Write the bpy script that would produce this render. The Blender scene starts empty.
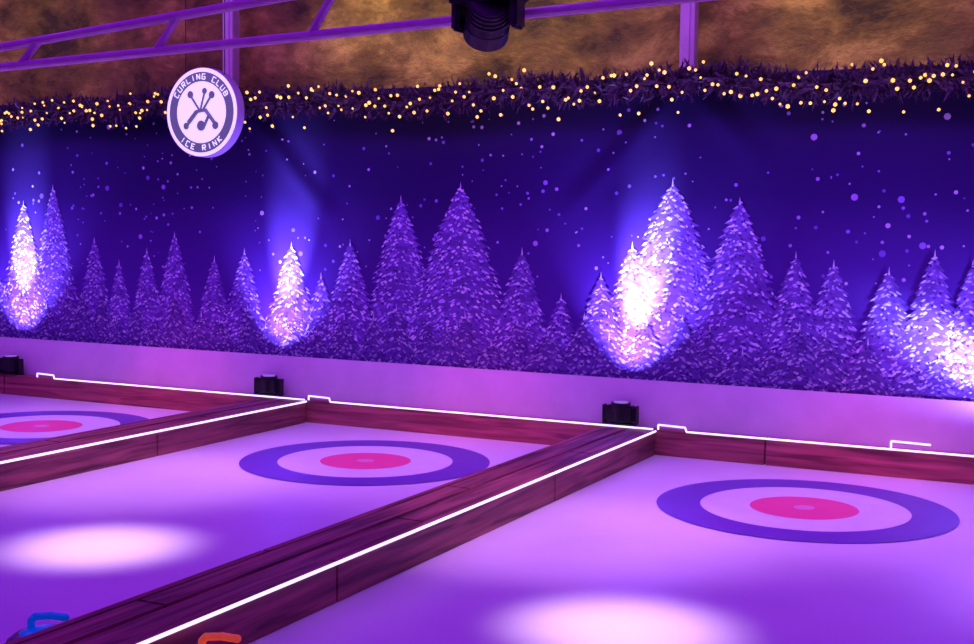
import bpy, bmesh, math, random
from mathutils import Vector, Matrix
random.seed(7)
scene=bpy.context.scene
scene.view_settings.view_transform='Standard'
scene.view_settings.look='None'

# ---------------- dimensions (metres) ----------------
EYE=1.6
A=-2.941      # right face of the divider between middle and right lane
P=3.0         # lane pitch
W=0.395       # divider width
HB=0.183      # divider height
YB=8.726      # front face of end board
YW=8.966      # printed backdrop
YR=7.464      # ring centre
XR=1.342      # ring centre from divider face
ZB=0.484      # bottom of printed backdrop
YF=9.25       # rear wall
X0,X1=-13.5,6.0
Y0=-3.0
ZC=4.3

# ---------------- material helpers ----------------
def new_mat(name):
    m=bpy.data.materials.new(name); m.use_nodes=True
    nt=m.node_tree; b=nt.nodes['Principled BSDF']; return m,nt,b
def simple(name,col,rough=.5,metal=0,emit=None,es=0,noise=0,scale=20,bump=0):
    m,nt,b=new_mat(name)
    b.inputs['Base Color'].default_value=(*col,1); b.inputs['Roughness'].default_value=rough; b.inputs['Metallic'].default_value=metal
    if emit: b.inputs['Emission Color'].default_value=(*emit,1); b.inputs['Emission Strength'].default_value=es
    if noise or bump:
        tc=nt.nodes.new('ShaderNodeTexCoord'); n=nt.nodes.new('ShaderNodeTexNoise'); n.inputs['Scale'].default_value=scale; n.inputs['Detail'].default_value=5
        nt.links.new(tc.outputs['Object'],n.inputs['Vector'])
        if noise:
            r=nt.nodes.new('ShaderNodeValToRGB')
            r.color_ramp.elements[0].position=.3; r.color_ramp.elements[1].position=.7
            r.color_ramp.elements[0].color=(*[c*(1-noise) for c in col],1); r.color_ramp.elements[1].color=(*[min(1,c*(1+noise)) for c in col],1)
            nt.links.new(n.outputs['Fac'],r.inputs['Fac']); nt.links.new(r.outputs['Color'],b.inputs['Base Color'])
        if bump:
            bp=nt.nodes.new('ShaderNodeBump'); bp.inputs['Strength'].default_value=bump; bp.inputs['Distance'].default_value=.02
            nt.links.new(n.outputs['Fac'],bp.inputs['Height']); nt.links.new(bp.outputs['Normal'],b.inputs['Normal'])
    return m
def wood(name,c1,c2,axis):
    m,nt,b=new_mat(name); tc=nt.nodes.new('ShaderNodeTexCoord'); mp=nt.nodes.new('ShaderNodeMapping')
    s=[14,14,14]; s[axis]=.9; mp.inputs['Scale'].default_value=s
    n=nt.nodes.new('ShaderNodeTexNoise'); n.inputs['Scale'].default_value=1.6; n.inputs['Detail'].default_value=6; n.inputs['Distortion'].default_value=.6
    r=nt.nodes.new('ShaderNodeValToRGB'); r.color_ramp.elements[0].color=(*c1,1); r.color_ramp.elements[1].color=(*c2,1)
    r.color_ramp.elements[0].position=.35; r.color_ramp.elements[1].position=.68
    nt.links.new(tc.outputs['Object'],mp.inputs['Vector']); nt.links.new(mp.outputs['Vector'],n.inputs['Vector'])
    nt.links.new(n.outputs['Fac'],r.inputs['Fac'])
    nt.links.new(r.outputs['Color'],b.inputs['Base Color'])
    bp=nt.nodes.new('ShaderNodeBump'); bp.inputs['Strength'].default_value=.35; bp.inputs['Distance'].default_value=.01
    nt.links.new(n.outputs['Fac'],bp.inputs['Height']); nt.links.new(bp.outputs['Normal'],b.inputs['Normal'])
    b.inputs['Roughness'].default_value=.55
    return m

M_ice=simple('ice',(.88,.82,.90),.35,noise=.05,scale=1.5,bump=.02)
M_blue=simple('ring_blue_paint',(.15,.03,.44),.4,noise=.08,scale=6)
M_red=simple('ring_red_paint',(1,.07,.28),.4,noise=.05,scale=6)
M_white=simple('ring_white_paint',(.88,.84,.92),.35,noise=.04,scale=6)
M_button=simple('button_paint',(1,.36,.58),.4,noise=.04,scale=6)
M_woodY=wood('timber_lengthwise',(.12,.028,.035),(.46,.13,.13),1)
M_woodX=wood('timber_crosswise',(.18,.035,.045),(.58,.15,.15),0)
M_led=simple('led_diffuser',(.9,.9,1),.4,emit=(.74,.64,1),es=1.5)
M_black=simple('black_housing',(.012,.012,.014),.45,noise=.3,scale=40)
M_lens=simple('lamp_lens',(.05,.05,.08),.1,emit=(.4,.2,1),es=.5)
M_steel=simple('painted_steel',(.60,.40,.54),.4,metal=.1,noise=.1,scale=12)
M_fabric=simple('white_skirt_fabric',(.90,.72,.88),.85,noise=.05,scale=5,bump=.15)
M_granite=simple('granite',(.25,.25,.27),.3,noise=.5,scale=90)
M_hblue=simple('blue_plastic',(.0,.16,.85),.3,emit=(0,.15,.8),es=.2)  # faint self-glow added to brighten the unlit plastic handles
M_hor=simple('orange_plastic',(1,.16,.04),.3,emit=(1,.12,.04),es=.3)  # emission put into the plastic so the handle looks brighter lit
M_dark=simple('dark_cladding',(.05,.035,.04),.8,noise=.3,scale=3)

# golden rough plastered insulation on rear wall
m,nt,b=new_mat('golden_insulation'); tc=nt.nodes.new('ShaderNodeTexCoord'); mp=nt.nodes.new('ShaderNodeMapping'); mp.inputs['Scale'].default_value=(.8,1,1.3)
n=nt.nodes.new('ShaderNodeTexNoise'); n.inputs['Scale'].default_value=1.7; n.inputs['Detail'].default_value=10; n.inputs['Distortion'].default_value=.2; n.inputs['Roughness'].default_value=.68
r=nt.nodes.new('ShaderNodeValToRGB'); e=r.color_ramp.elements; e[0].position=.38; e[0].color=(.06,.04,.007,1); e[1].position=.70; e[1].color=(.88,.66,.12,1)
x=e.new(.53); x.color=(.30,.21,.03,1)
nt.links.new(tc.outputs['Object'],mp.inputs['Vector']); nt.links.new(mp.outputs['Vector'],n.inputs['Vector']); nt.links.new(n.outputs['Fac'],r.inputs['Fac']); nt.links.new(r.outputs['Color'],b.inputs['Base Color'])
bp=nt.nodes.new('ShaderNodeBump'); bp.inputs['Strength'].default_value=.9; bp.inputs['Distance'].default_value=.10
nt.links.new(n.outputs['Fac'],bp.inputs['Height']); nt.links.new(bp.outputs['Normal'],b.inputs['Normal']); b.inputs['Roughness'].default_value=.6
M_gold=m

# vertex coloured print
m,nt,b=new_mat('printed_cloth'); vc=nt.nodes.new('ShaderNodeVertexColor'); vc.layer_name='Col'
nt.links.new(vc.outputs['Color'],b.inputs['Base Color']); b.inputs['Roughness'].default_value=.75; b.inputs['Specular IOR Level'].default_value=.15
M_print=m

# ---------------- mesh helpers ----------------
def mk(name,bm,mats,parent=None,smooth=False):
    me=bpy.data.meshes.new(name); bm.to_mesh(me); bm.free()
    for mm in (mats if isinstance(mats,(list,tuple)) else [mats]): me.materials.append(mm)
    if smooth:
        for p in me.polygons: p.use_smooth=True
    o=bpy.data.objects.new(name,me); scene.collection.objects.link(o)
    if parent: o.parent=parent
    return o
def empty(name):
    o=bpy.data.objects.new(name,None); scene.collection.objects.link(o); o.empty_display_size=.1; return o
def box(bm,x0,x1,y0,y1,z0,z1,mi=0,bev=0):
    r=bmesh.ops.create_cube(bm,size=1); vs=r['verts']
    for v in vs:
        v.co=Vector(((x0+x1)/2+v.co.x*(x1-x0),(y0+y1)/2+v.co.y*(y1-y0),(z0+z1)/2+v.co.z*(z1-z0)))
    fs=set(f for v in vs for f in v.link_faces)
    if bev:
        es=list(set(e for v in vs for e in v.link_edges))
        rr=bmesh.ops.bevel(bm,geom=es,offset=bev,segments=2,affect='EDGES'); fs=set(rr['faces'])|set(f for f in fs if f.is_valid)
    for f in fs: f.material_index=mi
def tube(bm,p,q,r,seg=10,mi=0,r2=None):
    p=Vector(p);q=Vector(q); d=q-p; L=d.length
    if L<1e-6:return
    M=Matrix.Translation((p+q)/2)@d.to_track_quat('Z','Y').to_matrix().to_4x4()
    rr=bmesh.ops.create_cone(bm,cap_ends=True,segments=seg,radius1=r,radius2=r if r2 is None else r2,depth=L,matrix=M)
    for f in set(f for v in rr['verts'] for f in v.link_faces): f.material_index=mi
def disc(bm,c,r0,r1,seg=96,mi=0,axis='Z'):
    c=Vector(c); inner=[];outer=[]
    for i in range(seg):
        t=2*math.pi*i/seg
        d=Vector((math.cos(t),math.sin(t),0)) if axis=='Z' else Vector((math.cos(t),0,math.sin(t)))
        outer.append(bm.verts.new(c+d*r1))
        if r0>0: inner.append(bm.verts.new(c+d*r0))
    if r0<=0:
        f=bm.faces.new(outer); f.material_index=mi
    else:
        for i in range(seg):
            j=(i+1)%seg; f=bm.faces.new((inner[i],outer[i],outer[j],inner[j])); f.material_index=mi

# ---------------- room shell ----------------
bm=bmesh.new(); box(bm,X0,X1,Y0,YF,-.2,0); mk('floor',bm,M_ice)
bm=bmesh.new()
nx,nz=150,30
g=[[bm.verts.new((X0+(X1-X0)*i/nx,YF+.03*math.sin(i*1.3)+.02*random.random(),ZC*j/nz)) for j in range(nz+1)] for i in range(nx+1)]
for i in range(nx):
    for j in range(nz): bm.faces.new((g[i][j],g[i+1][j],g[i+1][j+1],g[i][j+1]))
mk('wall_back',bm,M_gold,smooth=True)
bm=bmesh.new(); box(bm,X0-.1,X0,Y0,YF+.1,-.2,ZC); mk('wall_left',bm,M_dark)
bm=bmesh.new(); box(bm,X1,X1+.1,Y0,YF+.1,-.2,ZC); mk('wall_right',bm,M_dark)
bm=bmesh.new(); box(bm,X0,X1,Y0-.1,Y0,-.2,ZC); mk('wall_front',bm,M_dark)
bm=bmesh.new(); box(bm,X0-.1,X1+.1,Y0-.1,YF+.1,ZC,ZC+.1); mk('ceiling',bm,M_dark)

for X in (-11.2,-6.99,-2.88,1.41):
    bm=bmesh.new(); box(bm,X-.055,X+.055,9.04,9.14,0,ZC,0,.006)
    box(bm,X-.02,X+.02,9.03,9.04,0,ZC); box(bm,X-.09,X+.09,9.02,9.16,0,.012)
    mk('steel_post',bm,M_steel)

# ---------------- lane dividers ----------------
def led_run(bm,pts,r=.009):
    for p,q in zip(pts,pts[1:]): tube(bm,p,q,r,8)
for k in (1,0,-1,-2):
    xf=A-k*P
    root=empty('lane_divider')
    bm=bmesh.new()
    ys=[-2.2,-.3,1.75,4.55,6.9,YB-.016]
    for a_,b_ in zip(ys,ys[1:]):
        box(bm,xf-.045,xf,a_+.004,b_-.004,0,HB-.002,0,.004)
        box(bm,xf-W,xf-W+.045,a_+.004,b_-.004,0,HB-.002,0,.004)
    mk('side_planks',bm,M_woodY,root)
    bm=bmesh.new()
    ys=[-2.2,.4,2.9,5.4,7.6,YB-.016]
    for a_,b_ in zip(ys,ys[1:]):
        box(bm,xf-.205,xf-.048,a_+.003,b_-.003,HB-.05,HB-.006,0,.005)
    for a_,b_ in zip([-2.2,1.2,3.7,6.2],[1.2,3.7,6.2,YB-.016]):
        box(bm,xf-W+.048,xf-.212,a_+.003,b_-.003,HB-.05,HB-.001,0,.005)
    mk('top_planks',bm,M_woodY,root)
    bm=bmesh.new()
    tube(bm,(xf+.004,-2.1,HB-.008),(xf+.004,YB-.018,HB-.008),.0078,8)
    mk('led_strip',bm,M_led,root)

# ---------------- end board ----------------
root=empty('end_board')
bm=bmesh.new()
xs=[X0+.05,-12,-9.35,-6.3,-3.3,-2.15,1.2,3.6,X1-.05]
for a_,b_ in zip(xs,xs[1:]): box(bm,a_+.004,b_-.004,YB,YB+.05,0,HB,0,.005)
mk('face_planks',bm,M_woodX,root)
bm=bmesh.new()
for a_,b_ in zip(xs,xs[1:]): box(bm,a_+.004,b_-.004,YB+.052,YB+.13,0,HB-.004,0,.005)
mk('back_planks',bm,M_woodX,root)
bm=bmesh.new(); z=HB+.004; y=YB-.0075
for k in (2,1,0,-1,-2):
    xa=A-k*P+.02 ; xb=A-(k-1)*P-.02
    xa=max(xa,X0+.1); xb=min(xb,X1-.1)
    led_run(bm,[(xa,y,z),(xa,y,z+.035),(xa+.20,y,z+.03),(xa+.21,y,z),(xb,y,z)],.0070)
led_run(bm,[(-1.31,y,z),(-1.31,y,z+.055),(-1.06,y,z+.05)],.0070)
mk('led_rope_light',bm,M_led)

# ---------------- curling targets ----------------
for k in range(-1,3):
    c=(A+XR-k*P,YR)
    root=empty('curling_target')
    bm=bmesh.new(); disc(bm,(c[0],c[1],.004),.599,.855); mk('outer_ring',bm,M_blue,root)
    bm=bmesh.new(); disc(bm,(c[0],c[1],.003),.311,.599); mk('white_ring',bm,M_white,root)
    bm=bmesh.new(); disc(bm,(c[0],c[1],.004),.06,.311); mk('red_ring',bm,M_red,root)
    bm=bmesh.new(); disc(bm,(c[0],c[1],.005),0,.06); mk('centre_button',bm,M_button,root)

# ---------------- curling stones ----------------
def lathe(bm,c,prof,seg=40,mi=0):
    rings=[]
    for r_,z_ in prof:
        rings.append([bm.verts.new((c[0]+r_*math.cos(2*math.pi*i/seg),c[1]+r_*math.sin(2*math.pi*i/seg),c[2]+z_)) for i in range(seg)])
    for a_,b_ in zip(rings,rings[1:]):
        for i in range(seg):
            j=(i+1)%seg; f=bm.faces.new((a_[i],a_[j],b_[j],b_[i])); f.material_index=mi
    bm.faces.new(rings[0][::-1]).material_index=mi; bm.faces.new(rings[-1]).material_index=mi
def stone(x,y,hm,rot):
    root=empty('curling_stone')
    bm=bmesh.new(); lathe(bm,(x,y,.001),[(.06,0),(.10,.006),(.128,.03),(.135,.05),(.135,.062),(.128,.082),(.10,.103),(.06,.11),(.02,.112)])
    mk('stone_body',bm,M_granite,root,True)
    bm=bmesh.new(); lathe(bm,(x,y,.110),[(.085,-.012),(.086,-.004),(.06,.006),(.02,.012)])
    d=Vector((math.cos(rot),math.sin(rot),0)); c=Vector((x,y,.118))
    pts=[c+d*-.045,c+d*-.045+Vector((0,0,.03)),c+d*-.03+Vector((0,0,.045)),c+d*.03+Vector((0,0,.05)),c+d*.085+Vector((0,0,.045))]
    for p,q in zip(pts,pts[1:]): tube(bm,p,q,.014,12)
    for p in pts[1:]: bmesh.ops.create_uvsphere(bm,u_segments=12,v_segments=8,radius=.014,matrix=Matrix.Translation(p))
    mk('handle',bm,hm,root,True)
stone(-3.485,3.42,M_hblue,.4); stone(-3.67,3.21,M_hblue,.6)
stone(-2.79,3.53,M_hor,.3)

# ---------------- skirt below backdrop ----------------
bm=bmesh.new(); nx=260; rows=10; g=[]
for i in range(nx+1):
    X=X0+.05+(X1-X0-.1)*i/nx; col=[]
    for j in range(rows+1):
        t=j/rows
        yy=YB+.157+(.04)*t**.7+.006*math.sin(X*7)*(1-t)+.004*math.sin(X*17+1)*(1-t)
        zz=0+ (ZB+.03)*t
        col.append(bm.verts.new((X,yy,zz)))
    g.append(col)
for i in range(nx):
    for j in range(rows): bm.faces.new((g[i][j],g[i+1][j],g[i+1][j+1],g[i][j+1]))
mk('snow_skirt_fabric',bm,M_fabric,smooth=True)

# ---------------- printed backdrop ----------------
def fold(X,Z):
    d=.008*math.sin(X*2.1+Z*1.3)+.003*math.sin(X*5.3-Z*2.2)
    for hx,s,z0 in ((-6.75,1,1.52),(-6.99,-1,1.98),(-2.95,-1,1.62),(-2.79,1,1.98),(1.41,1,1.98),(1.41,-1,1.98),(-11.2,1,1.98),(-11.2,-1,1.98)):
        u=(X-hx)-s*(2.6-Z)*.9
        ramp=max(0,min(1,(Z-z0)/.5)); ramp=ramp*ramp*(3-2*ramp)
        d+=ramp*(-.015*math.exp(-(u/.10)**2)+.011*math.exp(-((u-s*.22)/.12)**2))
    return YW+.012+d
root=empty('winter_forest_backdrop')
bm=bmesh.new(); cl=bm.loops.layers.float_color.new('Col')
nx,nz=520,66; ZT=2.72; g=[]
def sky(X,Z):
    t=(Z-ZB)/(ZT-ZB)
    k=.5+.5*math.sin(X*1.7+1)*math.sin(X*.9)
    top=Vector((.011,.004,.050)); mid=Vector((.042,.010,.17)); low=Vector((.11,.03,.36))
    c=top.lerp(mid,max(0,min(1,(1-t)*1.6))) 
    c=c.lerp(low,min(1,max(0,.62-t)*1.8))
    return (*(c*(.85+.3*k)),1)
for i in range(nx+1):
    X=X0+.1+(X1-X0-.2)*i/nx
    g.append([bm.verts.new((X,fold(X,ZB+(ZT-ZB)*j/nz),ZB+(ZT-ZB)*j/nz)) for j in range(nz+1)])
for i in range(nx):
    for j in range(nz):
        f=bm.faces.new((g[i][j],g[i+1][j],g[i+1][j+1],g[i][j+1]))
        for l in f.loops: l[cl]=sky(l.vert.co.x,l.vert.co.z)
mk('cloth',bm,M_print,root,True)

trees=[(-9.34,1.79,.74),(-8.96,1.94,.74),(-8.46,1.46,.55),(-8.16,1.26,.42),(-7.83,1.37,.5),(-7.52,1.52,.58),(-7.08,1.32,.5),(-6.76,1.39,.55),
(-6.28,1.45,.66),(-5.69,1.48,.66),(-5.98,1.2,.45),(-5.21,1.84,.86),(-4.67,1.94,1.14),(-4.13,1.44,.62),(-3.80,1.10,.45),(-3.48,1.27,.55),(-3.24,1.5,.66),
(-2.94,1.96,1.16),(-2.44,1.83,.90),(-2.03,1.45,.6),(-1.77,1.40,.56),(-1.40,1.36,.6),(-1.11,1.48,.6),(-.87,1.42,.5)]
X=-9.8
while X>X0+.4:
    trees.append((X,random.uniform(1.25,1.95),random.uniform(.5,.9))); X-=random.uniform(.35,.55)
X=-.5
while X<X1-.4:
    trees.append((X,random.uniform(1.25,1.95),random.uniform(.5,.9))); X+=random.uniform(.35,.55)
sh=[]; X=X0+.3
while X<X1-.3:
    sh.append((X,random.uniform(.72,.98),random.uniform(.3,.5))); X+=random.uniform(.16,.3)
bm=bmesh.new(); cl=bm.loops.layers.float_color.new('Col')
def poly(pts,col,off):
    vs=[bm.verts.new((x,fold(x,z)-off,z)) for x,z in pts]
    f=bm.faces.new(vs)
    for l in f.loops: l[cl]=(*col,1)
def tree(cx,top,w,off,zb=ZB+.01,dim=1):
    H=top-zb; n=max(6,int(H/.050)); bright=random.uniform(.88,1.08)*dim
    rows=[]
    for k in range(n+1):
        t=k/n; hw=.5*w*(t**.75); z=top-H*t
        jl,jr=random.uniform(.90,1.14),random.uniform(.90,1.14)
        rows.append((cx-hw*jl-.006,cx+hw*jr+.006,z-.010))
        if k<n: rows.append((cx-hw*.80,cx+hw*.80,z-.018))
    S_=5
    for (l0,r0,z0),(l1,r1,z1) in zip(rows,rows[1:]):
        for s in range(S_):
            a_,b_=s/S_,(s+1)/S_
            q=random.uniform(.8,1.25)*dim
            poly([(l0+(r0-l0)*a_,z0),(l0+(r0-l0)*b_,z0),(l1+(r1-l1)*b_,z1),(l1+(r1-l1)*a_,z1)],(.17*q,.08*q,.44*q),off)
    for k in range(1,n+1):
        t=k/n; hw=.5*w*(t**.75); z=top-H*t
        nb=max(3,int(hw*2/.021))
        tier=.5+.5*math.sin(k*2.1+cx*9)
        for j in range(nb):
            s=-1+2*(j+.5)/nb+random.uniform(-.12,.12)
            s=max(-1.08,min(1.08,s))
            x=cx+s*hw; dr=.05*abs(s)+random.uniform(-.022,.022)
            zz=z+.035-dr
            if zz<zb+.005: zz=zb+.005+random.random()*.02
            ln=random.uniform(.015,.042); th=random.uniform(.006,.017)
            dx=ln*(1 if s>0 else -1); dz=-ln*(.15+.6*abs(s))
            r_=random.random()*1.05+.12*s+.34*(tier-.5)
            c=(.80,.78,1.0) if r_<.26 else ((.56,.45,.92) if r_<.60 else ((.34,.20,.70) if r_<.85 else (.12,.05,.36)))
            c=[min(1,q*bright) for q in c]
            poly([(x-dx*.5,zz-dz*.5),(x-dx*.1,zz+th*.7),(x+dx*.3,zz+th*.3+dz*.3),(x+dx*.6,zz+dz*.6),(x+dx*.15,zz-th),(x-dx*.3,zz-th*.5)],c,off+.0005+random.random()*.0004)
            if random.random()<.22:
                poly([(x-.008,zz-th-.004),(x+.010,zz-th-.006),(x+.006,zz-th-.022),(x-.004,zz-th-.018)],(.06,.02,.22),off+.0010)
    poly([(cx-.007,top-.03),(cx+.007,top-.03),(cx,top+.03)],(.8,.75,.95),off+.0005)
order=sorted(trees,key=lambda q:-q[1])
for i,(cx,tp,w) in enumerate(order): tree(cx,tp,w,.002+.0014*(i%6))
for i,(cx,tp,w) in enumerate(sh): tree(cx,tp,w,.0110+.0014*(i%2),dim=.72)
mk('printed_snowy_trees',bm,M_print,root)

bm=bmesh.new(); cl=bm.loops.layers.float_color.new('Col')
for i in range(900):
    X=random.uniform(X0+.3,X1-.3); Z=random.uniform(1.2,2.5)
    rr=random.choice([.006,.007,.008,.010,.012,.014]) if i%10 else random.uniform(.016,.025)
    c=random.choice([(.35,.2,.8),(.65,.5,.9),(.22,.12,.6),(.5,.3,.8)])
    vs=[bm.verts.new((X+rr*math.cos(a_*math.pi/4),fold(X+rr*math.cos(a_*math.pi/4),Z)-.0012,Z+rr*math.sin(a_*math.pi/4))) for a_ in range(8)]
    f=bm.faces.new(vs)
    for l in f.loops: l[cl]=(*c,1)
mk('printed_snowflakes',bm,M_print,root)

# ---------------- garland with fairy lights ----------------
M_leaf=simple('fir_needles',(.085,.045,.09),.6,noise=.6,scale=30)  # purple of the hall lighting is put into the needle colour
M_fairy=simple('fairy_bulb',(1,.6,.2),.4,emit=(1,.54,.06),es=1.5)
root=empty('fairy_light_garland')
bm=bmesh.new(); X=X0+.2
def gz(X): return 2.62+.03*math.sin(X*1.5)+.02*math.sin(X*4.1)
def gy(X): return 8.75
while X<X1-.2:
    for q in range(11):
        a_=random.uniform(0,2*math.pi); ln=random.uniform(.07,.17)
        d=Vector((random.uniform(-.8,.8),math.cos(a_)*.55,math.sin(a_))).normalized()
        if d.y>0: d.y*=.4
        c=Vector((X+random.uniform(-.03,.03),gy(X),gz(X))); tip=c+d*ln
        sd=d.cross(Vector((random.random()-.5,random.random()-.5,random.random()-.5))).normalized()*random.uniform(.010,.022)
        m1=c+d*ln*.5
        vs=[bm.verts.new(v) for v in (c,m1+sd,tip,m1-sd)]; bm.faces.new(vs)
        for w_ in range(4):
            b0=c+d*ln*random.uniform(.3,.9); e2=(d+Vector((random.uniform(-1,1),random.uniform(-.6,.2),random.uniform(-1,1)))).normalized()
            s2=e2.cross(d).normalized()*.009; e2=b0+e2*random.uniform(.03,.06)
            bm.faces.new([bm.verts.new(v) for v in (b0-s2,b0+s2,e2)])
    X+=.032
X=X0+.2
while X<X1-.25:
    tube(bm,(X,gy(X),gz(X)),(X+.1,gy(X),gz(X+.1)),.02,8); X+=.1
for X in (-11.2,-9.1,-6.99,-4.9,-2.79,-.7,1.41,3.5):
    tube(bm,(X,gy(X),gz(X)),(X,gy(X)+.12,gz(X)+.02),.008,6)
mk('fir_branches',bm,M_leaf,root)
bm=bmesh.new(); X=X0+.3
while X<X1-.3:
    dz=random.choice([random.uniform(-.23,.13),random.uniform(-.15,.08)])
    c=Vector((X,gy(X)-random.uniform(.06,.13),gz(X)+dz))
    bmesh.ops.create_icosphere(bm,subdivisions=1,radius=random.uniform(.009,.016),matrix=Matrix.Translation(c))
    X+=random.uniform(.018,.05)
mk('fairy_bulbs',bm,M_fairy,root)

# ---------------- round sign ----------------
M_sw=simple('sign_white',(.8,.8,.85),.4,emit=(.85,.82,1),es=.75)
M_sg=simple('sign_slate',(.10,.09,.17),.4,emit=(.3,.27,.5),es=.22)
M_sr=simple('sign_rim',(.5,.35,.7),.4)
root=empty('round_hanging_sign')
sx,sy,sz,sr=-6.82,8.48,2.53,.365
bm=bmesh.new()
M4=Matrix.Translation((sx,sy+.045,sz))@Matrix.Rotation(math.pi/2,4,'X')
bmesh.ops.create_cone(bm,cap_ends=True,segments=96,radius1=sr,radius2=sr,depth=.09,matrix=M4)
mk('sign_case',bm,M_sr,root)
bm=bmesh.new(); disc(bm,(sx,sy-.002,sz),0,sr*.985,axis='Y'); mk('sign_face',bm,M_sw,root)
bm=bmesh.new(); disc(bm,(sx,sy-.005,sz),sr*.69,sr*.90,axis='Y'); mk('dark_band',bm,M_sg,root)
bm=bmesh.new()
letters={'C':[(1,1,0,1),(0,1,0,0),(0,0,1,0)],'U':[(0,1,0,0),(0,0,1,0),(1,0,1,1)],'R':[(0,0,0,1),(0,1,1,1),(1,1,1,.5),(1,.5,0,.5),(.3,.5,1,0)],
'L':[(0,1,0,0),(0,0,1,0)],'I':[(.5,0,.5,1)],'N':[(0,0,0,1),(0,1,1,0),(1,0,1,1)],'G':[(1,1,0,1),(0,1,0,0),(0,0,1,0),(1,0,1,.5),(1,.5,.5,.5)],
'K':[(0,0,0,1),(0,.5,1,1),(0,.5,1,0)],'E':[(1,1,0,1),(0,1,0,0),(0,0,1,0),(0,.5,.8,.5)],'B':[(0,0,0,1),(0,1,1,.85),(1,.85,.9,.55),(0,.5,.9,.5),(1,.45,1,.1),(0,0,1,.05)]}
def arc_text(txt,a_mid,step,flip):
    n=len(txt)
    for i,ch in enumerate(txt):
        th=a_mid+(-(i-(n-1)/2)*step if not flip else (i-(n-1)/2)*step)
        c=Vector((math.cos(th),0,math.sin(th)))*sr*.795
        up=Vector((math.cos(th),0,math.sin(th)))*(1 if not flip else -1); rt=Vector((up.z,0,-up.x))
        for a0,b0,a1,b1 in letters.get(ch,[]):
            f=lambda u,v: Vector((sx,sy-.008,sz))+c+rt*(u-.5)*.03+up*(v-.5)*.042
            tube(bm,f(a0,b0),f(a1,b1),.0045,6)
arc_text('CURLING CLUB',math.pi/2,.19,False); arc_text('ICE RINK',-math.pi/2,.20,True)
mk('band_lettering',bm,M_sw,root)
bm=bmesh.new()
def S(u,v): return (sx+u*sr,sy-.007,sz+v*sr)
for (a_,b_,c_,d_,w_) in [(-.05,.05,-.3,.38,.009),(.05,.05,.28,.36,.009),(-.02,.05,.1,.45,.008),(-.35,-.22,-.12,.02,.018),(-.12,.02,.12,.05,.014),(.12,.05,.38,-.25,.016),(.2,-.1,.05,-.38,.012),(-.25,-.1,-.4,-.3,.012)]:
    tube(bm,S(a_,b_),S(c_,d_),w_,8)
for (u,v,rr) in [(-.3,.40,.03),(.3,.38,.03),(.1,.47,.025),(0,-.30,.042),(-.42,-.3,.028),(.40,-.30,.032)]:
    disc(bm,(sx+u*sr,sy-.009,sz+v*sr),0,rr,24,axis='Y')
mk('emblem',bm,M_sg,root)
bm=bmesh.new()
for dx in (-.2,.2): tube(bm,(sx+dx,sy+.045,sz+sr*.8),(sx+dx,sy+.045,ZC),.004,6)
mk('suspension_wires',bm,M_black,root)

# ---------------- overhead roof truss ----------------
bm=bmesh.new(); TY=5.6
def zA(X): return 2.52+.030*(X+6.0)
def zB(X): return 2.635+.078*(X+6.0)
xa,xb=-9.5,1.5
tube(bm,(xa,TY,zA(xa)),(xb,TY,zA(xb)),.026,12); tube(bm,(xa,TY,zB(xa)),(xb,TY,zB(xb)),.026,12)
X=-8.9
while X<1.2:
    dx=.16
    tube(bm,(X,TY,zA(X)),(X+dx,TY,zB(X+dx)),.022,8)
    X+=1.02
for X in (-8.5,-3.9,.8): tube(bm,(X,TY,zB(X)),(X,TY,ZC),.008,8)
mk('roof_truss',bm,M_steel)

# ---------------- moving head spotlight on the truss ----------------
root=empty('moving_head_spotlight')
hx=-2.70; hy=TY-.16; ht=zA(hx)+.13
bm=bmesh.new()
box(bm,hx-.17,hx+.17,hy-.11,hy+.10,ht-.10,ht-.01,0,.015)
for dx in (-.07,.07): tube(bm,(hx+dx,hy+.08,ht-.05),(hx+dx,TY+.03,ht-.10),.018,10)
for s in (-1,1): box(bm,hx+s*.150-.02,hx+s*.150+.02,hy-.055,hy+.055,ht-.22,ht-.08,0,.012)
mk('yoke_and_base',bm,M_black,root)
bm=bmesh.new()
d=Vector((-.35,.55,-.45)).normalized(); c=Vector((hx,hy,ht-.165))
tube(bm,c-d*.10,c+d*.03,.085,28,0,.105); tube(bm,c+d*.03,c+d*.11,.108,28); tube(bm,c+d*.11,c+d*.125,.09,28)
for q in range(4): tube(bm,c-d*(.09-.022*q),c-d*(.082-.022*q),.092+.004*q,28)
mk('lamp_head',bm,M_black,root)
bm=bmesh.new(); tube(bm,c+d*.124,c+d*.128,.07,28); mk('lens',bm,simple('purple_glass',(.1,.05,.2),.05,emit=(.3,.1,.8),es=.3),root)

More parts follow.
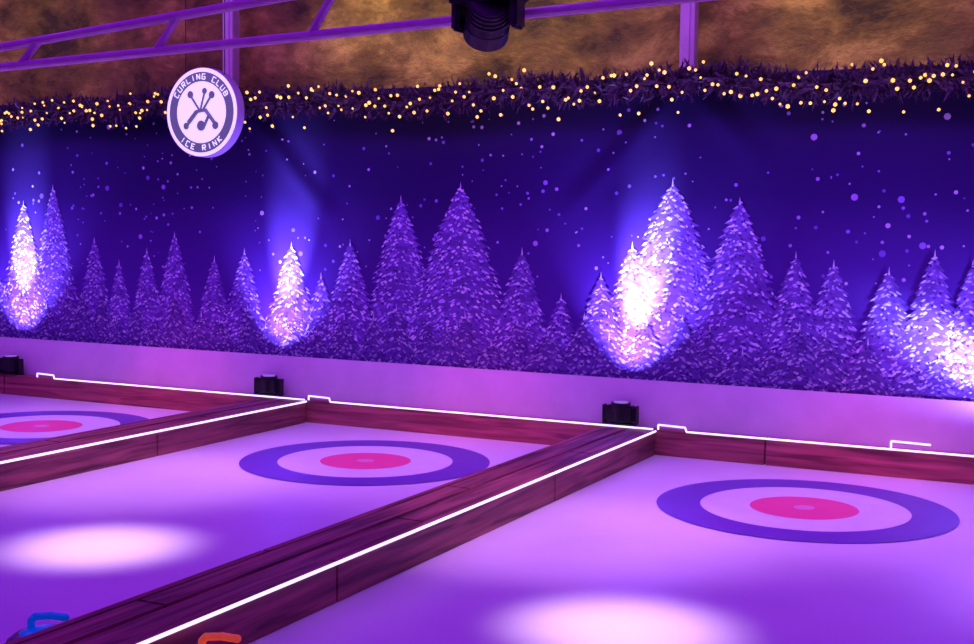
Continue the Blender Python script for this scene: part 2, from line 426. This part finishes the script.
# ---------------- floor uplights on the end board ----------------
lamps=[(A-.30,.10,1.0,1.22),(A-P-.44,.10,.55,1.36),(A-2*P-.40,.03,.75,1.38),(A+P-.30,-.80,.55,.78)]
for X,lean,pw,tz in lamps:
    root=empty('par_uplight')
    yb=YB+.078; zb=HB+.018
    bm=bmesh.new()
    box(bm,X-.12,X+.12,yb-.06,yb+.05,HB+.001,HB+.018,0,.004)
    for s in (-1,1): box(bm,X+s*.125-.008,X+s*.125+.008,yb-.03,yb+.03,zb-.01,zb+.13,0,.003)
    mk('bracket',bm,M_black,root)
    bm=bmesh.new(); c=Vector((X,yb,zb+.080)); d=Vector((lean*.3,-.02,1)).normalized()
    tube(bm,c-d*.07,c+d*.045,.062,28,0,.068); tube(bm,c+d*.045,c+d*.07,.072,28)
    for q in range(6):
        a_=q*math.pi/3; u=Vector((math.cos(a_)*.066,math.sin(a_)*.060,0)); tube(bm,c-d*.06+u,c+d*.05+u,.007,6)
    box(bm,X-.112,X+.112,yb-.05,yb+.05,zb+.01,zb+.128,0,.015)
    mk('can',bm,M_black,root)
    bm=bmesh.new(); tube(bm,c+d*.069,c+d*.073,.055,28); mk('lens',bm,M_lens,root)

# ---------------- lights ----------------
def spot(name,loc,tgt,power,col,ang,blend=1,rad=.05):
    l=bpy.data.lights.new(name,'SPOT'); l.energy=power; l.color=col; l.spot_size=math.radians(ang); l.spot_blend=blend; l.shadow_soft_size=rad
    o=bpy.data.objects.new(name,l); o.location=loc; o.rotation_euler=(Vector(tgt)-Vector(loc)).to_track_quat('-Z','Y').to_euler(); scene.collection.objects.link(o); return o
def area(name,loc,tgt,power,col,sx_,sy_):
    l=bpy.data.lights.new(name,'AREA'); l.energy=power; l.color=col; l.shape='RECTANGLE'; l.size=sx_; l.size_y=sy_
    o=bpy.data.objects.new(name,l); o.location=loc; o.rotation_euler=(Vector(tgt)-Vector(loc)).to_track_quat('-Z','Y').to_euler(); scene.collection.objects.link(o); return o
for X,lean,pw,tz in lamps:
    yl=YB+.0
    spot('uplight_beam',(X,yl-.03,HB+.22),(X+lean*.8,YW,tz+.15),330*(.4+.6*pw),(.30,.22,1),85,1,.03)
    spot('uplight_core',(X,yl-.09,HB+.22),(X+lean*.8,YW,tz),1600*pw,(.38,.48,1),28,1,.03)
for k in (-1,0,1,2):
    xc=A+XR-k*P
    dx=-.15 if k==0 else .09
    spot('lane_spot',(xc+dx,4.8,3.9),(xc+dx,4.8,0),900,(1,.66,.90),16,1,.15)
    spot('lane_halo',(xc-.8,6.0,3.9),(xc-.95,6.2,0),320,(.95,.42,1),38,1,.2)
    spot('lane_wash',(xc,7.2,3.9),(xc,7.5,0),280,(.88,.34,1),52,1,.3)
    spot('board_wash',(xc+.4,6.9,3.6),(xc+.2,8.8,.1),140,(1,.06,.38),24,1,.1)  # added magenta spot, stands in for reflected light on the end board
area('ceiling_wash',(-4,3.5,4.1),(-4,3.5,0),340,(.32,.012,1),14,8)
area('backdrop_wash',(-4,6.6,3.9),(-4,9,1.1),185,(.46,.12,1),16,.5)
for X in (-5.6,-4.2,-1.9,.3,2.5,-9.5):
    spot('warm_wall_lamp',(X,8.2,4.1),(X+.2,9.25,3.2),46 if X>-9 else 14,(1,.78,.14),95,1,.1)

w=bpy.data.worlds.new('hall_ambient'); scene.world=w; w.use_nodes=True
w.node_tree.nodes['Background'].inputs[0].default_value=(.05,.02,.12,1); w.node_tree.nodes['Background'].inputs[1].default_value=.3

# ---------------- camera ----------------
yaw,pit,roll=.4582,.0719,.0133
F=Vector((-math.sin(yaw)*math.cos(pit),math.cos(yaw)*math.cos(pit),-math.sin(pit)))
R=Vector((math.cos(yaw),math.sin(yaw),0)); U=R.cross(F)
R2=R*math.cos(roll)+U*math.sin(roll); U2=-R*math.sin(roll)+U*math.cos(roll)
cam=bpy.data.cameras.new('camera'); co=bpy.data.objects.new('camera',cam); scene.collection.objects.link(co)
Mx=Matrix((( R2.x,U2.x,-F.x,0),(R2.y,U2.y,-F.y,0),(R2.z,U2.z,-F.z,EYE),(0,0,0,1)))
co.matrix_world=Mx; cam.sensor_width=36; cam.lens=1282.2*36/974; scene.camera=co
